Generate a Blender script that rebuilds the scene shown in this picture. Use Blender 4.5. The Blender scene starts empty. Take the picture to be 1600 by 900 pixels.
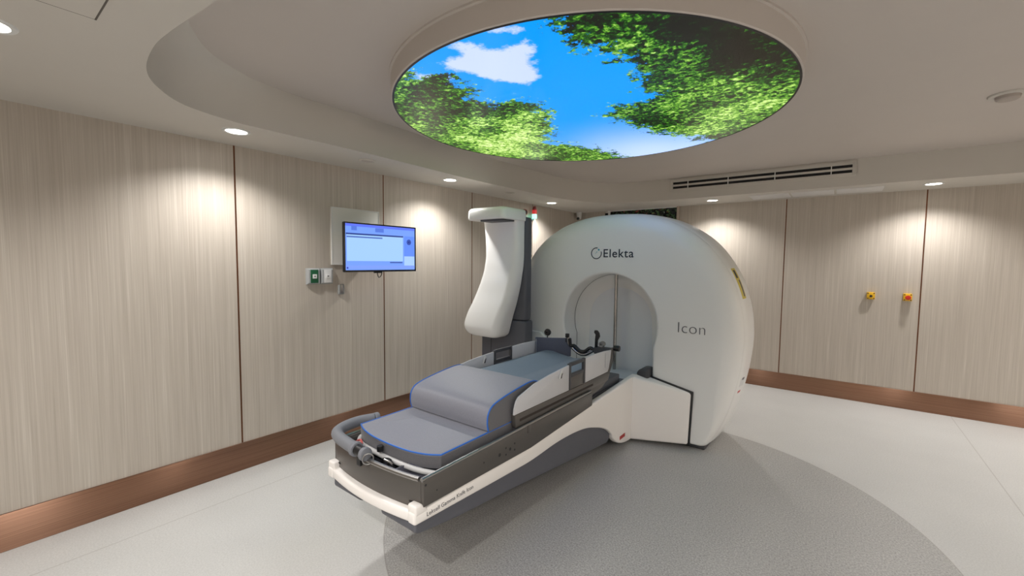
import bpy, bmesh, math, random
import numpy as np
from mathutils import Vector, Matrix
random.seed(4)
PI = math.pi
SC = bpy.context.scene
COL = SC.collection

# ---------------------------------------------------------------- materials
def srgb(r, g, b):
    f = lambda c: (c/255/12.92) if c/255 <= .04045 else ((c/255+.055)/1.055)**2.4
    return (f(r), f(g), f(b), 1)

def mat(name, col, rough=.5, metal=0., **kw):
    m = bpy.data.materials.new(name); m.use_nodes = True
    b = m.node_tree.nodes['Principled BSDF']
    b.inputs['Base Color'].default_value = col
    b.inputs['Roughness'].default_value = rough
    b.inputs['Metallic'].default_value = metal
    for k, v in kw.items():
        b.inputs[k.replace('_', ' ')].default_value = v
    return m

def nd(m, typ, **kw):
    n = m.node_tree.nodes.new(typ)
    for k, v in kw.items():
        if hasattr(n, k): setattr(n, k, v)
        else: n.inputs[k.replace('_', ' ')].default_value = v
    return n
def lk(m, a, b): m.node_tree.links.new(a, b)
def bsdf(m): return m.node_tree.nodes['Principled BSDF']
def ramp(m, stops, interp='LINEAR'):
    r = m.node_tree.nodes.new('ShaderNodeValToRGB'); r.color_ramp.interpolation = interp
    e = r.color_ramp.elements
    e[0].position, e[0].color = stops[0]; e[1].position, e[1].color = stops[-1]
    for p, c in stops[1:-1]:
        x = e.new(p); x.color = c
    return r
def math_node(m, op, a, b=None, clamp=False):
    n = m.node_tree.nodes.new('ShaderNodeMath'); n.operation = op; n.use_clamp = clamp
    for i, v in enumerate((a, b)):
        if v is None: continue
        if isinstance(v, (int, float)): n.inputs[i].default_value = v
        else: lk(m, v, n.inputs[i])
    return n.outputs[0]
def mix(m, f, a, b, typ='MIX'):
    n = m.node_tree.nodes.new('ShaderNodeMix'); n.data_type = 'RGBA'; n.blend_type = typ
    for i, v in ((0, f), (6, a), (7, b)):
        if isinstance(v, (int, float, tuple)): n.inputs[i].default_value = v
        else: lk(m, v, n.inputs[i])
    return n.outputs[2]

def laminate():
    m = mat('streaked_laminate', srgb(190, 178, 165), .42)
    tc = nd(m, 'ShaderNodeTexCoord')
    outs = []
    for s, z, d in ((95, 1.1, 3), (34, .7, 4), (260, 2.6, 2)):
        mp = nd(m, 'ShaderNodeMapping'); mp.inputs['Scale'].default_value = (s, s, z)
        lk(m, tc.outputs['Object'], mp.inputs[0])
        n = nd(m, 'ShaderNodeTexNoise', Scale=1.0, Detail=d, Roughness=.6); lk(m, mp.outputs[0], n.inputs['Vector'])
        outs.append(n.outputs[0])
    a = math_node(m, 'MULTIPLY', outs[0], .45); b = math_node(m, 'MULTIPLY', outs[1], .3); c = math_node(m, 'MULTIPLY', outs[2], .25)
    s = math_node(m, 'ADD', math_node(m, 'ADD', a, b), c)
    r = ramp(m, [(.30, srgb(164, 154, 142)), (.45, srgb(176, 166, 154)), (.56, srgb(184, 175, 163)), (.70, srgb(204, 196, 186))])
    lk(m, s, r.inputs[0]); lk(m, r.outputs[0], bsdf(m).inputs['Base Color'])
    bp = nd(m, 'ShaderNodeBump', Strength=.12, Distance=.002); lk(m, s, bp.inputs['Height']); lk(m, bp.outputs[0], bsdf(m).inputs['Normal'])
    return m

def bronze():
    m = mat('brushed_bronze', srgb(160, 112, 84), .31, 1.0)
    b = bsdf(m); b.inputs['Anisotropic'].default_value = 1.0; b.inputs['Anisotropic Rotation'].default_value = 0
    t = nd(m, 'ShaderNodeCombineXYZ', Z=1.0); lk(m, t.outputs[0], b.inputs['Tangent'])
    tc = nd(m, 'ShaderNodeTexCoord'); mp = nd(m, 'ShaderNodeMapping'); mp.inputs['Scale'].default_value = (1.5, 1.5, 260)
    lk(m, tc.outputs['Object'], mp.inputs[0])
    n = nd(m, 'ShaderNodeTexNoise', Scale=1.0, Detail=3.0); lk(m, mp.outputs[0], n.inputs['Vector'])
    r = ramp(m, [(.3, srgb(140, 106, 87)), (.7, srgb(160, 124, 103))]); lk(m, n.outputs[0], r.inputs[0]); lk(m, r.outputs[0], b.inputs['Base Color'])
    return m

def floor_mat():
    m = mat('speckled_vinyl', srgb(200, 195, 188), .42)
    tc = nd(m, 'ShaderNodeTexCoord')
    sep = nd(m, 'ShaderNodeSeparateXYZ'); lk(m, tc.outputs['Object'], sep.inputs[0])
    dx = math_node(m, 'ADD', sep.outputs[0], 1.02); dy = math_node(m, 'SUBTRACT', sep.outputs[1], 2.75)
    d = math_node(m, 'SQRT', math_node(m, 'ADD', math_node(m, 'MULTIPLY', dx, dx), math_node(m, 'MULTIPLY', dy, dy)))
    inside = math_node(m, 'LESS_THAN', d, 1.645)
    n1 = nd(m, 'ShaderNodeTexNoise', Scale=110.0, Detail=3.0, Roughness=.7); lk(m, tc.outputs['Object'], n1.inputs['Vector'])
    n2 = nd(m, 'ShaderNodeTexNoise', Scale=2.2, Detail=3.0); lk(m, tc.outputs['Object'], n2.inputs['Vector'])
    vo = nd(m, 'ShaderNodeTexVoronoi', Scale=95.0); lk(m, tc.outputs['Object'], vo.inputs['Vector'])
    chip = math_node(m, 'LESS_THAN', vo.outputs['Distance'], .2)
    wn = nd(m, 'ShaderNodeSeparateColor'); lk(m, vo.outputs['Color'], wn.inputs[0])
    pick = math_node(m, 'GREATER_THAN', wn.outputs[0], .72)
    chip = math_node(m, 'MULTIPLY', chip, pick)
    light = ramp(m, [(.3, srgb(180, 179, 176)), (.7, srgb(199, 198, 195))]); lk(m, n1.outputs[0], light.inputs[0])
    dark = ramp(m, [(.34, srgb(138, 136, 133)), (.5, srgb(164, 162, 159)), (.66, srgb(188, 186, 182))]); lk(m, n1.outputs[0], dark.inputs[0])
    lc = mix(m, math_node(m, 'MULTIPLY', chip, .4), light.outputs[0], srgb(165, 160, 154))
    dc = mix(m, math_node(m, 'MULTIPLY', chip, .6), dark.outputs[0], srgb(104, 100, 96))
    c = mix(m, inside, lc, dc)
    # welded seams of the sheet vinyl, along the room
    sx = None
    for x0 in (1.02, -3.15):
        q = math_node(m, 'LESS_THAN', math_node(m, 'ABSOLUTE', math_node(m, 'SUBTRACT', sep.outputs[0], x0)), .0035)
        sx = q if sx is None else math_node(m, 'ADD', sx, q)
    # seam ring round the inlay
    q = math_node(m, 'LESS_THAN', math_node(m, 'ABSOLUTE', math_node(m, 'SUBTRACT', d, 1.645)), .003)
    c = mix(m, math_node(m, 'MULTIPLY', math_node(m, 'ADD', sx, q, True), .35), c, srgb(120, 112, 104))
    v = math_node(m, 'ADD', math_node(m, 'MULTIPLY', n2.outputs[0], .14), .93)
    c = mix(m, 1.0, c, v, 'MULTIPLY')
    lk(m, c, bsdf(m).inputs['Base Color'])
    return m

def paint(name, col, rough=.6, amp=.05, scale=3.):
    """plain paint / plastic with a faint procedural variation"""
    m = mat(name, col, rough)
    tc = nd(m, 'ShaderNodeTexCoord')
    n = nd(m, 'ShaderNodeTexNoise', Scale=scale, Detail=3.0); lk(m, tc.outputs['Object'], n.inputs['Vector'])
    v = math_node(m, 'ADD', math_node(m, 'MULTIPLY', n.outputs[0], amp), 1-amp/2)
    lk(m, mix(m, 1.0, col, v, 'MULTIPLY'), bsdf(m).inputs['Base Color'])
    return m

def fabric(name, col, rough=.75):
    m = mat(name, col, rough)
    tc = nd(m, 'ShaderNodeTexCoord')
    n = nd(m, 'ShaderNodeTexNoise', Scale=420.0, Detail=2.0); lk(m, tc.outputs['Object'], n.inputs['Vector'])
    r = ramp(m, [(.3, tuple(c*.86 for c in col[:3])+(1,)), (.7, tuple(min(1, c*1.12) for c in col[:3])+(1,))])
    lk(m, n.outputs[0], r.inputs[0]); lk(m, r.outputs[0], bsdf(m).inputs['Base Color'])
    bp = nd(m, 'ShaderNodeBump', Strength=.15, Distance=.001); lk(m, n.outputs[0], bp.inputs['Height']); lk(m, bp.outputs[0], bsdf(m).inputs['Normal'])
    bsdf(m).inputs['Sheen Weight'].default_value = .15
    return m

def emit(name, col, s):
    m = mat(name, (0, 0, 0, 1), .5); b = bsdf(m)
    b.inputs['Emission Color'].default_value = col; b.inputs['Emission Strength'].default_value = s
    return m

LAM = laminate(); BRZ = bronze(); FLR = floor_mat()
CEIL = paint('ceiling_paint', srgb(196, 191, 183), .75)
TRAY = paint('tray_ceiling_paint', srgb(192, 184, 177), .6)
WHITE = paint('white_shell_plastic', srgb(236, 235, 232), .34, .02)
bsdf(WHITE).inputs['Coat Weight'].default_value = .25
CREAM = paint('warm_white_shell', srgb(238, 233, 228), .38, .02)
SLATE = paint('slate_grey_plastic', srgb(86, 87, 94), .5, .05)
TAUPE = mat('taupe_metal', srgb(92, 88, 84), .32, .4)
LGREY = paint('pale_grey_guard', srgb(200, 200, 203), .4, .03)
DGREY = paint('dark_grey_plastic', srgb(62, 62, 66), .45)
BLACK = paint('black_plastic', srgb(20, 20, 22), .4)
CHROME = mat('chrome', srgb(170, 168, 166), .22, 1.0)
STEEL = mat('brushed_steel', srgb(160, 158, 156), .35, 1.0)
GRIP = paint('grey_foam_grip', srgb(120, 122, 128), .6)
FOOTF = fabric('grey_vinyl_fabric', srgb(133, 134, 144), .5)
SIDEF = fabric('dark_grey_vinyl_fabric', srgb(100, 99, 102), .55)
TORSOF = fabric('blue_grey_vinyl_fabric', srgb(96, 114, 130), .55)
HEADF = fabric('slate_fabric', srgb(86, 90, 106), .7)
BLUE = paint('blue_piping', srgb(36, 104, 196), .5)
SEAM = mat('dark_gap', srgb(45, 35, 30), .7)
COPPER = mat('copper_strip', srgb(110, 72, 52), .35, .9)
YEL = paint('yellow_plastic', srgb(226, 176, 30), .5)
RED = paint('red_plastic', srgb(196, 40, 26), .45)
GREEN = paint('green_plate', srgb(16, 84, 50), .5)
NAVY = paint('navy_print', srgb(30, 42, 58), .5)
TEAL = paint('teal_print', srgb(60, 160, 180), .5)
GPRINT = paint('grey_print', srgb(90, 90, 92), .5)
PLATE = paint('grey_plate', srgb(160, 162, 162), .5)
WPLATE = paint('white_plate', srgb(214, 214, 212), .5)
LAMP = emit('lamp_glow', (1, .95, .86, 1), 14)
ALARM_G = emit('beacon_green_glow', (.25, 1, .75, 1), 2.2)
CLEAR = mat('clear_cover', (1, 1, 1, 1), .05, Transmission_Weight=1.0, IOR=1.3)
SLOT = mat('black_slot', srgb(12, 11, 11), .7)

# ---------------------------------------------------------------- geometry helpers
def finish(name, bm, m, parent=None, bevel=0, seg=2, smooth=35, ang=28):
    bmesh.ops.remove_doubles(bm, verts=bm.verts, dist=1e-6)
    bmesh.ops.recalc_face_normals(bm, faces=bm.faces)
    if bevel:
        es = [e for e in bm.edges if len(e.link_faces) == 2 and e.calc_face_angle(0) > math.radians(ang)]
        bmesh.ops.bevel(bm, geom=es, offset=bevel, segments=seg, profile=.5, affect='EDGES', clamp_overlap=True)
    for f in bm.faces: f.smooth = True
    lim = math.radians(smooth)
    for e in bm.edges:
        if len(e.link_faces) != 2 or e.calc_face_angle(0) > lim: e.smooth = False
    me = bpy.data.meshes.new(name); bm.to_mesh(me); bm.free()
    if isinstance(m, (list, tuple)):
        for x in m: me.materials.append(x)
    else: me.materials.append(m)
    o = bpy.data.objects.new(name, me); COL.objects.link(o)
    if parent is not None:
        o.parent = parent
        o.location = -parent.location
    return o

def tag(o, label=None, cat=None, group=None, kind=None):
    for k, v in (('label', label), ('category', cat), ('group', group), ('kind', kind)):
        if v: o[k] = v
    return o
def thing(name, loc, label, cat, group=None):
    o = bpy.data.objects.new(name, None); COL.objects.link(o); o.location = loc; o.empty_display_size = .1
    return tag(o, label, cat, group)
def struct(name, bm, m, **kw):
    return tag(finish(name, bm, m, **kw), kind='structure')

def quadbox(bm, x0, x1, y0, y1, z0, z1, mi=0):
    v = [bm.verts.new(p) for p in ((x0,y0,z0),(x1,y0,z0),(x1,y1,z0),(x0,y1,z0),(x0,y0,z1),(x1,y0,z1),(x1,y1,z1),(x0,y1,z1))]
    for q in ((0,3,2,1),(4,5,6,7),(0,1,5,4),(1,2,6,5),(2,3,7,6),(3,0,4,7)):
        f = bm.faces.new([v[i] for i in q]); f.material_index = mi
    return v
def box(*a):
    bm = bmesh.new(); quadbox(bm, *a); return bm
def boxes(lst):
    bm = bmesh.new()
    for a in lst: quadbox(bm, *a)
    return bm
def prism(bm, pts, axis, a, b, mi=0):
    """extrude 2-D polygon along an axis; pts are the other two coordinates in order"""
    def P(p, t):
        if axis == 'x': return (t, p[0], p[1])
        if axis == 'y': return (p[0], t, p[1])
        return (p[0], p[1], t)
    A = [bm.verts.new(P(p, a)) for p in pts]; B = [bm.verts.new(P(p, b)) for p in pts]
    n = len(pts)
    f1 = bm.faces.new(A); f2 = bm.faces.new(B[::-1])
    fs = [f1, f2]
    for i in range(n):
        fs.append(bm.faces.new((A[i], A[(i+1) % n], B[(i+1) % n], B[i])))
    for f in fs: f.material_index = mi
    return bm
def P_(pts, axis, a, b):
    return prism(bmesh.new(), pts, axis, a, b)
def catmull(P, n=8, closed=False):
    P = [Vector(p) for p in P]; out = []; N = len(P)
    for i in range(N if closed else N-1):
        p0 = P[i-1] if (closed or i > 0) else P[0]*2-P[1]
        p1 = P[i]; p2 = P[(i+1) % N]
        p3 = P[(i+2) % N] if (closed or i+2 < N) else P[-1]*2-P[-2]
        for k in range(n):
            t = k/n
            out.append(.5*((2*p1)+(-p0+p2)*t+(2*p0-5*p1+4*p2-p3)*t*t+(-p0+3*p1-3*p2+p3)*t**3))
    if not closed: out.append(P[-1].copy())
    return out
def tube(bm, path, r, n=10, closed=False, cap=True, mi=0):
    path = [Vector(p) for p in path]; N = len(path); rings = []
    up = None
    for i, p in enumerate(path):
        a = path[i-1] if (i > 0 or closed) else p
        b = path[(i+1) % N] if (i < N-1 or closed) else p
        t = (b-a).normalized()
        if up is None:
            up = Vector((0, 0, 1)) if abs(t.z) < .9 else Vector((1, 0, 0))
        s = t.cross(up).normalized(); up = s.cross(t).normalized()
        rr = r(i/(N-1)) if callable(r) else r
        rings.append([bm.verts.new(p+(s*math.cos(2*PI*k/n)+up*math.sin(2*PI*k/n))*rr) for k in range(n)])
    for i in range(N if closed else N-1):
        A, B = rings[i], rings[(i+1) % N]
        for k in range(n):
            f = bm.faces.new((A[k], A[(k+1) % n], B[(k+1) % n], B[k])); f.material_index = mi
    if cap and not closed:
        bm.faces.new(rings[0][::-1]).material_index = mi; bm.faces.new(rings[-1]).material_index = mi
    return bm
def T_(path, r, **k): return tube(bmesh.new(), path, r, **k)
def cyl(bm, c, axis, r, h, n=32, r2=None, mi=0):
    c = Vector(c); d = {'x': Vector((1,0,0)), 'y': Vector((0,1,0)), 'z': Vector((0,0,1))}[axis] if isinstance(axis, str) else Vector(axis).normalized()
    u = Vector((0,0,1)) if abs(d.z) < .9 else Vector((1,0,0)); s = d.cross(u).normalized(); u = s.cross(d)
    r2 = r if r2 is None else r2
    A = [bm.verts.new(c+(s*math.cos(2*PI*k/n)+u*math.sin(2*PI*k/n))*r) for k in range(n)]
    B = [bm.verts.new(c+d*h+(s*math.cos(2*PI*k/n)+u*math.sin(2*PI*k/n))*r2) for k in range(n)]
    fs = [bm.faces.new(A[::-1]), bm.faces.new(B)]
    for k in range(n): fs.append(bm.faces.new((A[k], A[(k+1) % n], B[(k+1) % n], B[k])))
    for f in fs: f.material_index = mi
    return bm
def revolve(bm, prof, c, axis='z', n=48, mi=0):
    """prof: list of (radius, height) about an axis through c; open profile"""
    rings = []
    for r, h in prof:
        ring = []
        for k in range(n):
            a = 2*PI*k/n
            x, y = math.cos(a)*max(r, 1e-5), math.sin(a)*max(r, 1e-5)
            p = {'z': (x, y, h), 'y': (x, h, y), 'x': (h, x, y)}[axis]
            ring.append(bm.verts.new((c[0]+p[0], c[1]+p[1], c[2]+p[2])))
        rings.append(ring)
    for A, B in zip(rings, rings[1:]):
        for k in range(n):
            f = bm.faces.new((A[k], A[(k+1) % n], B[(k+1) % n], B[k])); f.material_index = mi
    return bm
def loft(bm, rings, caps=True, closed=True, mi=0):
    R = [[bm.verts.new(p) for p in r] for r in rings]
    n = len(R[0])
    for A, B in zip(R, R[1:]):
        for k in range(n if closed else n-1):
            f = bm.faces.new((A[k], A[(k+1) % n], B[(k+1) % n], B[k])); f.material_index = mi
    if caps:
        bm.faces.new(R[0][::-1]).material_index = mi; bm.faces.new(R[-1]).material_index = mi
    return R
def text(name, s, size, m, parent, origin, xdir, zdir, spacing=1.0, bold=0., extr=.0015):
    cu = bpy.data.curves.new(name, 'FONT'); cu.body = s; cu.size = size; cu.space_character = spacing
    cu.offset = bold; cu.extrude = extr
    tmp = bpy.data.objects.new(name+'_source', cu); COL.objects.link(tmp)
    me = bpy.data.meshes.new_from_object(tmp.evaluated_get(bpy.context.evaluated_depsgraph_get()))
    bpy.data.objects.remove(tmp); bpy.data.curves.remove(cu)
    x = Vector(xdir).normalized(); z = Vector(zdir).normalized(); n = x.cross(z)
    M = Matrix((x, z, n)).transposed().to_4x4(); M.translation = Vector(origin)
    me.transform(M); me.materials.clear(); me.materials.append(m); me.name = name
    o = bpy.data.objects.new(name, me); COL.objects.link(o)
    o.parent = parent; o.location = -parent.location
    return o

# ---------------------------------------------------------------- room (left wall x=XL, back wall y=YB)
XL, XR, YF, YB, ZC, ZT = -3.53, 3.3, -1.6, 6.40, 2.42, 2.69
BH = .208
struct('floor', box(XL-.15, XR+.15, YF-.15, 7.6, -.1, 0), FLR)
# left wall: laminate boards with narrow open joints
def panel_wall(name, axis, pos, inward, joints, lo, hi, z0, z1):
    g = .006; bm = bmesh.new(); e = [lo]+joints+[hi]
    for a, b in zip(e, e[1:]):
        a2 = a+(g if a != lo else 0); b2 = b-(g if b != hi else 0)
        if axis == 'x': quadbox(bm, min(pos, pos-inward*.02), max(pos, pos-inward*.02), a2, b2, z0, z1)
        else: quadbox(bm, a2, b2, min(pos, pos-inward*.02), max(pos, pos-inward*.02), z0, z1)
    # solid wall behind the boards
    p = pos-inward*.021; q = pos-inward*.15
    if axis == 'x': quadbox(bm, min(p, q), max(p, q), lo, hi, 0, z1+.5)
    else: quadbox(bm, lo, hi, min(p, q), max(p, q), 0, z1+.5)
    return struct(name, bm, LAM)
LJ = [-.01, 1.27, 2.55, 3.81, 5.08]
panel_wall('wall_left', 'x', XL, 1, LJ, YF, YB+.0, 0.0, ZC+.02)
BJ = [-.556, .722, 2.0]
panel_wall('wall_back', 'y', YB, -1, BJ, -1.70, XR, 0.0, ZC+.02)
panel_wall('wall_right', 'x', XR, -1, [-.3, .97, 2.24, 3.51, 4.78], YF, YB, 0.0, ZC+.02)
panel_wall('wall_front', 'y', YF, 1, [-2.3, -1.03, .24, 1.51, 2.78], XL, XR, 0.0, ZC+.02)
# bronze strips in the joints
n = 1
for y in LJ:
    struct('trim_%d' % n, box(XL-.016, XL-.0005, y-.0055, y+.0055, BH, ZC), COPPER); n += 1
for x in BJ:
    struct('trim_%d' % n, box(x-.0055, x+.0055, YB+.0005, YB+.016, BH, ZC), COPPER); n += 1
struct('baseboard_left', box(XL+.0005, XL+.012, YF+.02, YB-.001, .001, BH), BRZ, bevel=.001)
struct('baseboard_back', box(-1.70, XR-.02, YB-.012, YB-.0005, .001, BH), BRZ, bevel=.001)
struct('baseboard_right', box(XR-.012, XR-.0005, YF+.02, YB-.02, .001, BH), BRZ, bevel=.001)

# back wall left of the opening + lobby behind the opening
bm = box(XL, -3.03, YB, YB+.15, 0, ZC+.5)
quadbox(bm, XL-.14, XL-.001, YB, 7.6, 0, ZC+.5)
struct('wall_corner', bm, LAM)
struct('wall_reveal', box(-1.86, -1.7005, YB+.001, YB+.16, 0, ZC+.02), LAM, bevel=.002)
struct('trim_%d' % n, box(-1.90, -1.861, YB-.012, YB+.16, 0, ZC-.001), paint('taupe_trim_paint', srgb(176, 160, 146), .5)); n += 1
struct('trim_%d' % n, box(-3.028, -2.985, YB+.002, YB+.10, 0, ZC-.03), SLOT); n += 1
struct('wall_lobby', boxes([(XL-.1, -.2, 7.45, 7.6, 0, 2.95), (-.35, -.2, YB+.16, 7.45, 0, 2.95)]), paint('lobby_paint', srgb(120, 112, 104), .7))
struct('trim_%d' % n, box(-2.985, -1.90, YB+.0125, YB+.04, ZC-.006, ZC+.10), paint('bright_edge_paint', srgb(240, 240, 238), .5)); n += 1
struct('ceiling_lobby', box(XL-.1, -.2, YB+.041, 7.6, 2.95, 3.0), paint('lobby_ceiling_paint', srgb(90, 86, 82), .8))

# ceiling: lowered soffit with a rounded opening up to the tray
def rrect(x0, x1, y0, y1, r, n=24):
    pts = []
    for (cx, cy, a0, rr) in ((x1-r[1], y0+r[1], -PI/2, r[1]), (x1-r[2], y1-r[2], 0, r[2]), (x0+r[3], y1-r[3], PI/2, r[3]), (x0+r[0], y0+r[0], PI, r[0])):
        for k in range(n+1):
            a = a0+PI/2*k/n; c, s = math.cos(a), math.sin(a); e = .88
            pts.append((cx+rr*math.copysign(abs(c)**e, c), cy+rr*math.copysign(abs(s)**e, s)))
    return pts
ctl = [(-2.93, 1.25), (-2.925, 1.06), (-2.83, .79), (-2.64, .628), (-2.436, .545), (-2.17, .508), (-1.94, .513), (-1.607, .544), (-1.1, .575), (-.2, .585), (.9, .585), (1.7, .60), (2.2, .74), (2.48, 1.05), (2.55, 1.5), (2.55, 3.0), (2.55, 4.9), (2.48, 5.25), (2.28, 5.52), (1.95, 5.66), (1.4, 5.68), (0., 5.68), (-1.0, 5.68), (-1.9, 5.68), (-2.3, 5.63), (-2.58, 5.48), (-2.78, 5.20), (-2.89, 4.85), (-2.93, 4.5), (-2.96, 3.9), (-2.975, 3.2), (-2.945, 2.5), (-2.925, 1.9)]
inner = [(v.x, v.y) for v in catmull([(x, y, 0) for x, y in ctl], 6, closed=True)]
bm = bmesh.new()
iv = [bm.verts.new((x, y, ZC)) for x, y in inner]; iv2 = [bm.verts.new((x, y, ZT)) for x, y in inner]
N = len(iv)
# soft plaster cove in the near end of the step, fading out along the left side
CV = Vector((-.2, 3.1)); prev = iv
for t in range(1, 9):
    th = PI/2*t/8; cur = []
    for k_, (x, y) in enumerate(inner):
        w_ = max(0., min(1., (1.5-y)/.9)); w_ = w_*w_*(3-2*w_); d = (CV-Vector((x, y))).normalized(); off = .17*w_*(1-math.cos(th))
        if t == 8: iv2[k_].co.x = x+d.x*off; iv2[k_].co.y = y+d.y*off
        cur.append(iv2[k_] if t == 8 else bm.verts.new((x+d.x*off, y+d.y*off, ZC+(ZT-ZC)*(math.sin(th)*w_+(t/8)*(1-w_)))))
    for k in range(N): bm.faces.new((prev[k], prev[(k+1) % N], cur[(k+1) % N], cur[k]))
    prev = cur
# soffit: project every inner vertex radially to the outer rectangle
x0, x1, y0, y1 = XL-.15, XR+.15, YF-.15, YB+.012
c0 = Vector((-.2, 3.1))
def to_rect(p):
    d = Vector(p)-c0; t = 1e9
    if d.x > 1e-9: t = min(t, (x1-c0.x)/d.x)
    if d.x < -1e-9: t = min(t, (x0-c0.x)/d.x)
    if d.y > 1e-9: t = min(t, (y1-c0.y)/d.y)
    if d.y < -1e-9: t = min(t, (y0-c0.y)/d.y)
    return c0+d*t
ov = [to_rect(p) for p in inner]
ovv = [bm.verts.new((p.x, p.y, ZC)) for p in ov]
def side(p):
    if abs(p.y-y0) < 1e-6: return 0
    if abs(p.x-x1) < 1e-6: return 1
    if abs(p.y-y1) < 1e-6: return 2
    return 3
corner = {(0, 1): (x1, y0), (1, 2): (x1, y1), (2, 3): (x0, y1), (3, 0): (x0, y0)}
for k in range(N):
    j = (k+1) % N; a, b = side(ov[k]), side(ov[j])
    vs = [iv[k], iv[j], ovv[j]]; cs = []
    while a != b:
        cs.append(bm.verts.new((*corner[(a, (a+1) % 4)], ZC))); a = (a+1) % 4
    vs += cs[::-1]+[ovv[k]]; bm.faces.new(vs)
struct('ceiling', bm, CEIL)
tv = [(x, y) for x, y in inner]
bm = bmesh.new(); prism(bm, [(c0.x+(x-c0.x)*1.02, c0.y+(y-c0.y)*1.02) for x, y in inner], 'z', ZT, ZT+.1)
struct('ceiling_tray', bm, TRAY)

# ---------------------------------------------------------------- backlit sky panel on a round drum
CX, CY, RD, ZD = -1.42, 2.61, 1.23, 2.57
sky = thing('sky_ceiling_panel', (CX, CY, ZT), 'large round backlit ceiling picture of blue sky and tree crowns in a white drum', 'ceiling panel')
bm = revolve(bmesh.new(), [(RD-.006, ZD+.02), (RD-.006, ZD+.002), (RD, ZD), (RD+.004, ZD), (RD+.008, ZD+.004), (RD+.008, ZT-.012), (RD+.02, ZT-.010), (RD+.02, ZT)], (CX, CY, 0), n=160)
finish('drum', bm, TRAY, sky, smooth=40)
bm = revolve(bmesh.new(), [(RD-.012, ZD+.0005), (RD-.012, ZD-.0015), (RD-.001, ZD-.0015), (RD-.001, ZD+.0005)], (CX, CY, 0), n=160)
finish('rim', bm, BLACK, sky)
# the print: vertex attributes hold the soft layout, noise nodes the leaves and clouds
PL = [(-0.41,-1.27),(-0.37,-1.21),(-0.38,-1.14),(-0.4,-1.06),(-0.3,-1.04),(-0.25,-0.93),(-0.27,-0.78),(-0.36,-0.71),(-0.34,-0.53),(-0.18,-0.54),(-0.09,-0.43),(-0.14,-0.19),(-0.28,0.07),(-0.5,0.36),(-0.37,0.59),(-0.26,0.84),(-0.19,1.17),(-0.41,1.87),(-1.82,1.35),(-1.74,-0.56),(-0.65,-1.26)]
PR = [(0.45,-1.17),(0.51,-1.21),(0.59,-1.24),(1.3,-0.72),(1.35,0.01),(1.23,1.14),(0.69,1.43),(0.58,1.03),(0.4,0.78),(0.28,0.56),(0.21,0.33),(0.15,0.04),(0.26,-0.05),(0.42,-0.04),(0.5,-0.11),(0.54,-0.35),(0.58,-0.59),(0.52,-0.71),(0.45,-0.86),(0.42,-0.98),(0.44,-1.07)]
PC1 = [(-0.2,-1.13),(-0.12,-1.12),(-0.03,-1.12),(-0.03,-1.2),(0.03,-1.21),(0.09,-1.17),(0.1,-1.1),(0.15,-1.04),(0.22,-1.06),(0.29,-1.05),(0.27,-0.94),(0.21,-0.9),(0.14,-0.69),(0.06,-0.65),(-0.04,-0.72),(-0.1,-0.81),(-0.13,-0.93),(-0.18,-1.0),(-0.2,-1.07)]
PC2 = [(0.2,-1.22),(0.28,-1.21),(0.31,-1.14),(0.27,-1.13),(0.22,-1.18)]
PC3 = [(-0.38,-1.14),(-0.33,-1.08),(-0.24,-0.95),(-0.32,-0.93),(-0.44,-1.05)]
PD = [(0.8,-0.92),(0.98,-0.8),(1.1,-0.57),(1.21,-0.23),(1.19,-0.12),(1.05,-0.17),(0.94,-0.18),(0.91,-0.37),(0.85,-0.55),(0.8,-0.75)]
PBL = [(-1.01,-0.26),(-0.53,-0.37),(-0.21,-0.29),(-0.31,0.05),(-0.67,0.56),(-1.13,0.51),(-1.21,-0.07)]
PBR = [(0.84,0.33),(1.07,0.13),(1.18,0.17),(1.13,0.47),(0.79,0.83),(0.44,0.67),(0.61,0.37)]
def sdf(pts, poly):
    P = np.array(poly); d = np.full(len(pts), 1e9); ins = np.zeros(len(pts), bool)
    for i in range(len(P)):
        a, b = P[i], P[(i+1) % len(P)]; ab = b-a; t = np.clip(((pts-a)@ab)/(ab@ab), 0, 1)
        d = np.minimum(d, np.hypot(*(pts-a-t[:, None]*ab).T))
        c = ((a[1] > pts[:, 1]) != (b[1] > pts[:, 1]))
        with np.errstate(divide='ignore', invalid='ignore'):
            xx = (b[0]-a[0])*(pts[:, 1]-a[1])/(b[1]-a[1])+a[0]
        ins ^= c & (pts[:, 0] < xx)
    return np.where(ins, d, -d)
bm = bmesh.new(); NR, NA = 90, 260
rr = [[bm.verts.new((CX+math.cos(2*PI*k/NA)*r, CY+math.sin(2*PI*k/NA)*r, ZD)) for k in range(NA)] for r in [(RD-.006)*(i+1)/NR for i in range(NR)]]
cv = bm.verts.new((CX, CY, ZD))
for k in range(NA): bm.faces.new((cv, rr[0][(k+1) % NA], rr[0][k]))
for A, B in zip(rr, rr[1:]):
    for k in range(NA): bm.faces.new((A[k], A[(k+1) % NA], B[(k+1) % NA], B[k]))
SKYM = mat('sky_print', (0, 0, 0, 1), .25)
pic = finish('sky_print', bm, SKYM, sky)
me = pic.data; co = np.empty(len(me.vertices)*3); me.vertices.foreach_get('co', co); pts = co.reshape(-1, 3)[:, :2]-np.array([CX, CY])
def attr(n, v):
    a = me.attributes.new(n, 'FLOAT', 'POINT'); a.data.foreach_set('value', v.astype(np.float32))
attr('leafmask', np.maximum(sdf(pts, PL), sdf(pts, PR)))
attr('cloudmask', np.maximum(np.maximum(sdf(pts, PC1), sdf(pts, PC2)), sdf(pts, PC3)))
attr('shadezone', sdf(pts, PD))
attr('sunzone', np.maximum(sdf(pts, PBL), sdf(pts, PBR)))
def sm(x, a, b):
    t = np.clip((x-a)/(b-a), 0, 1); return t*t*(3-2*t)
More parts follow.
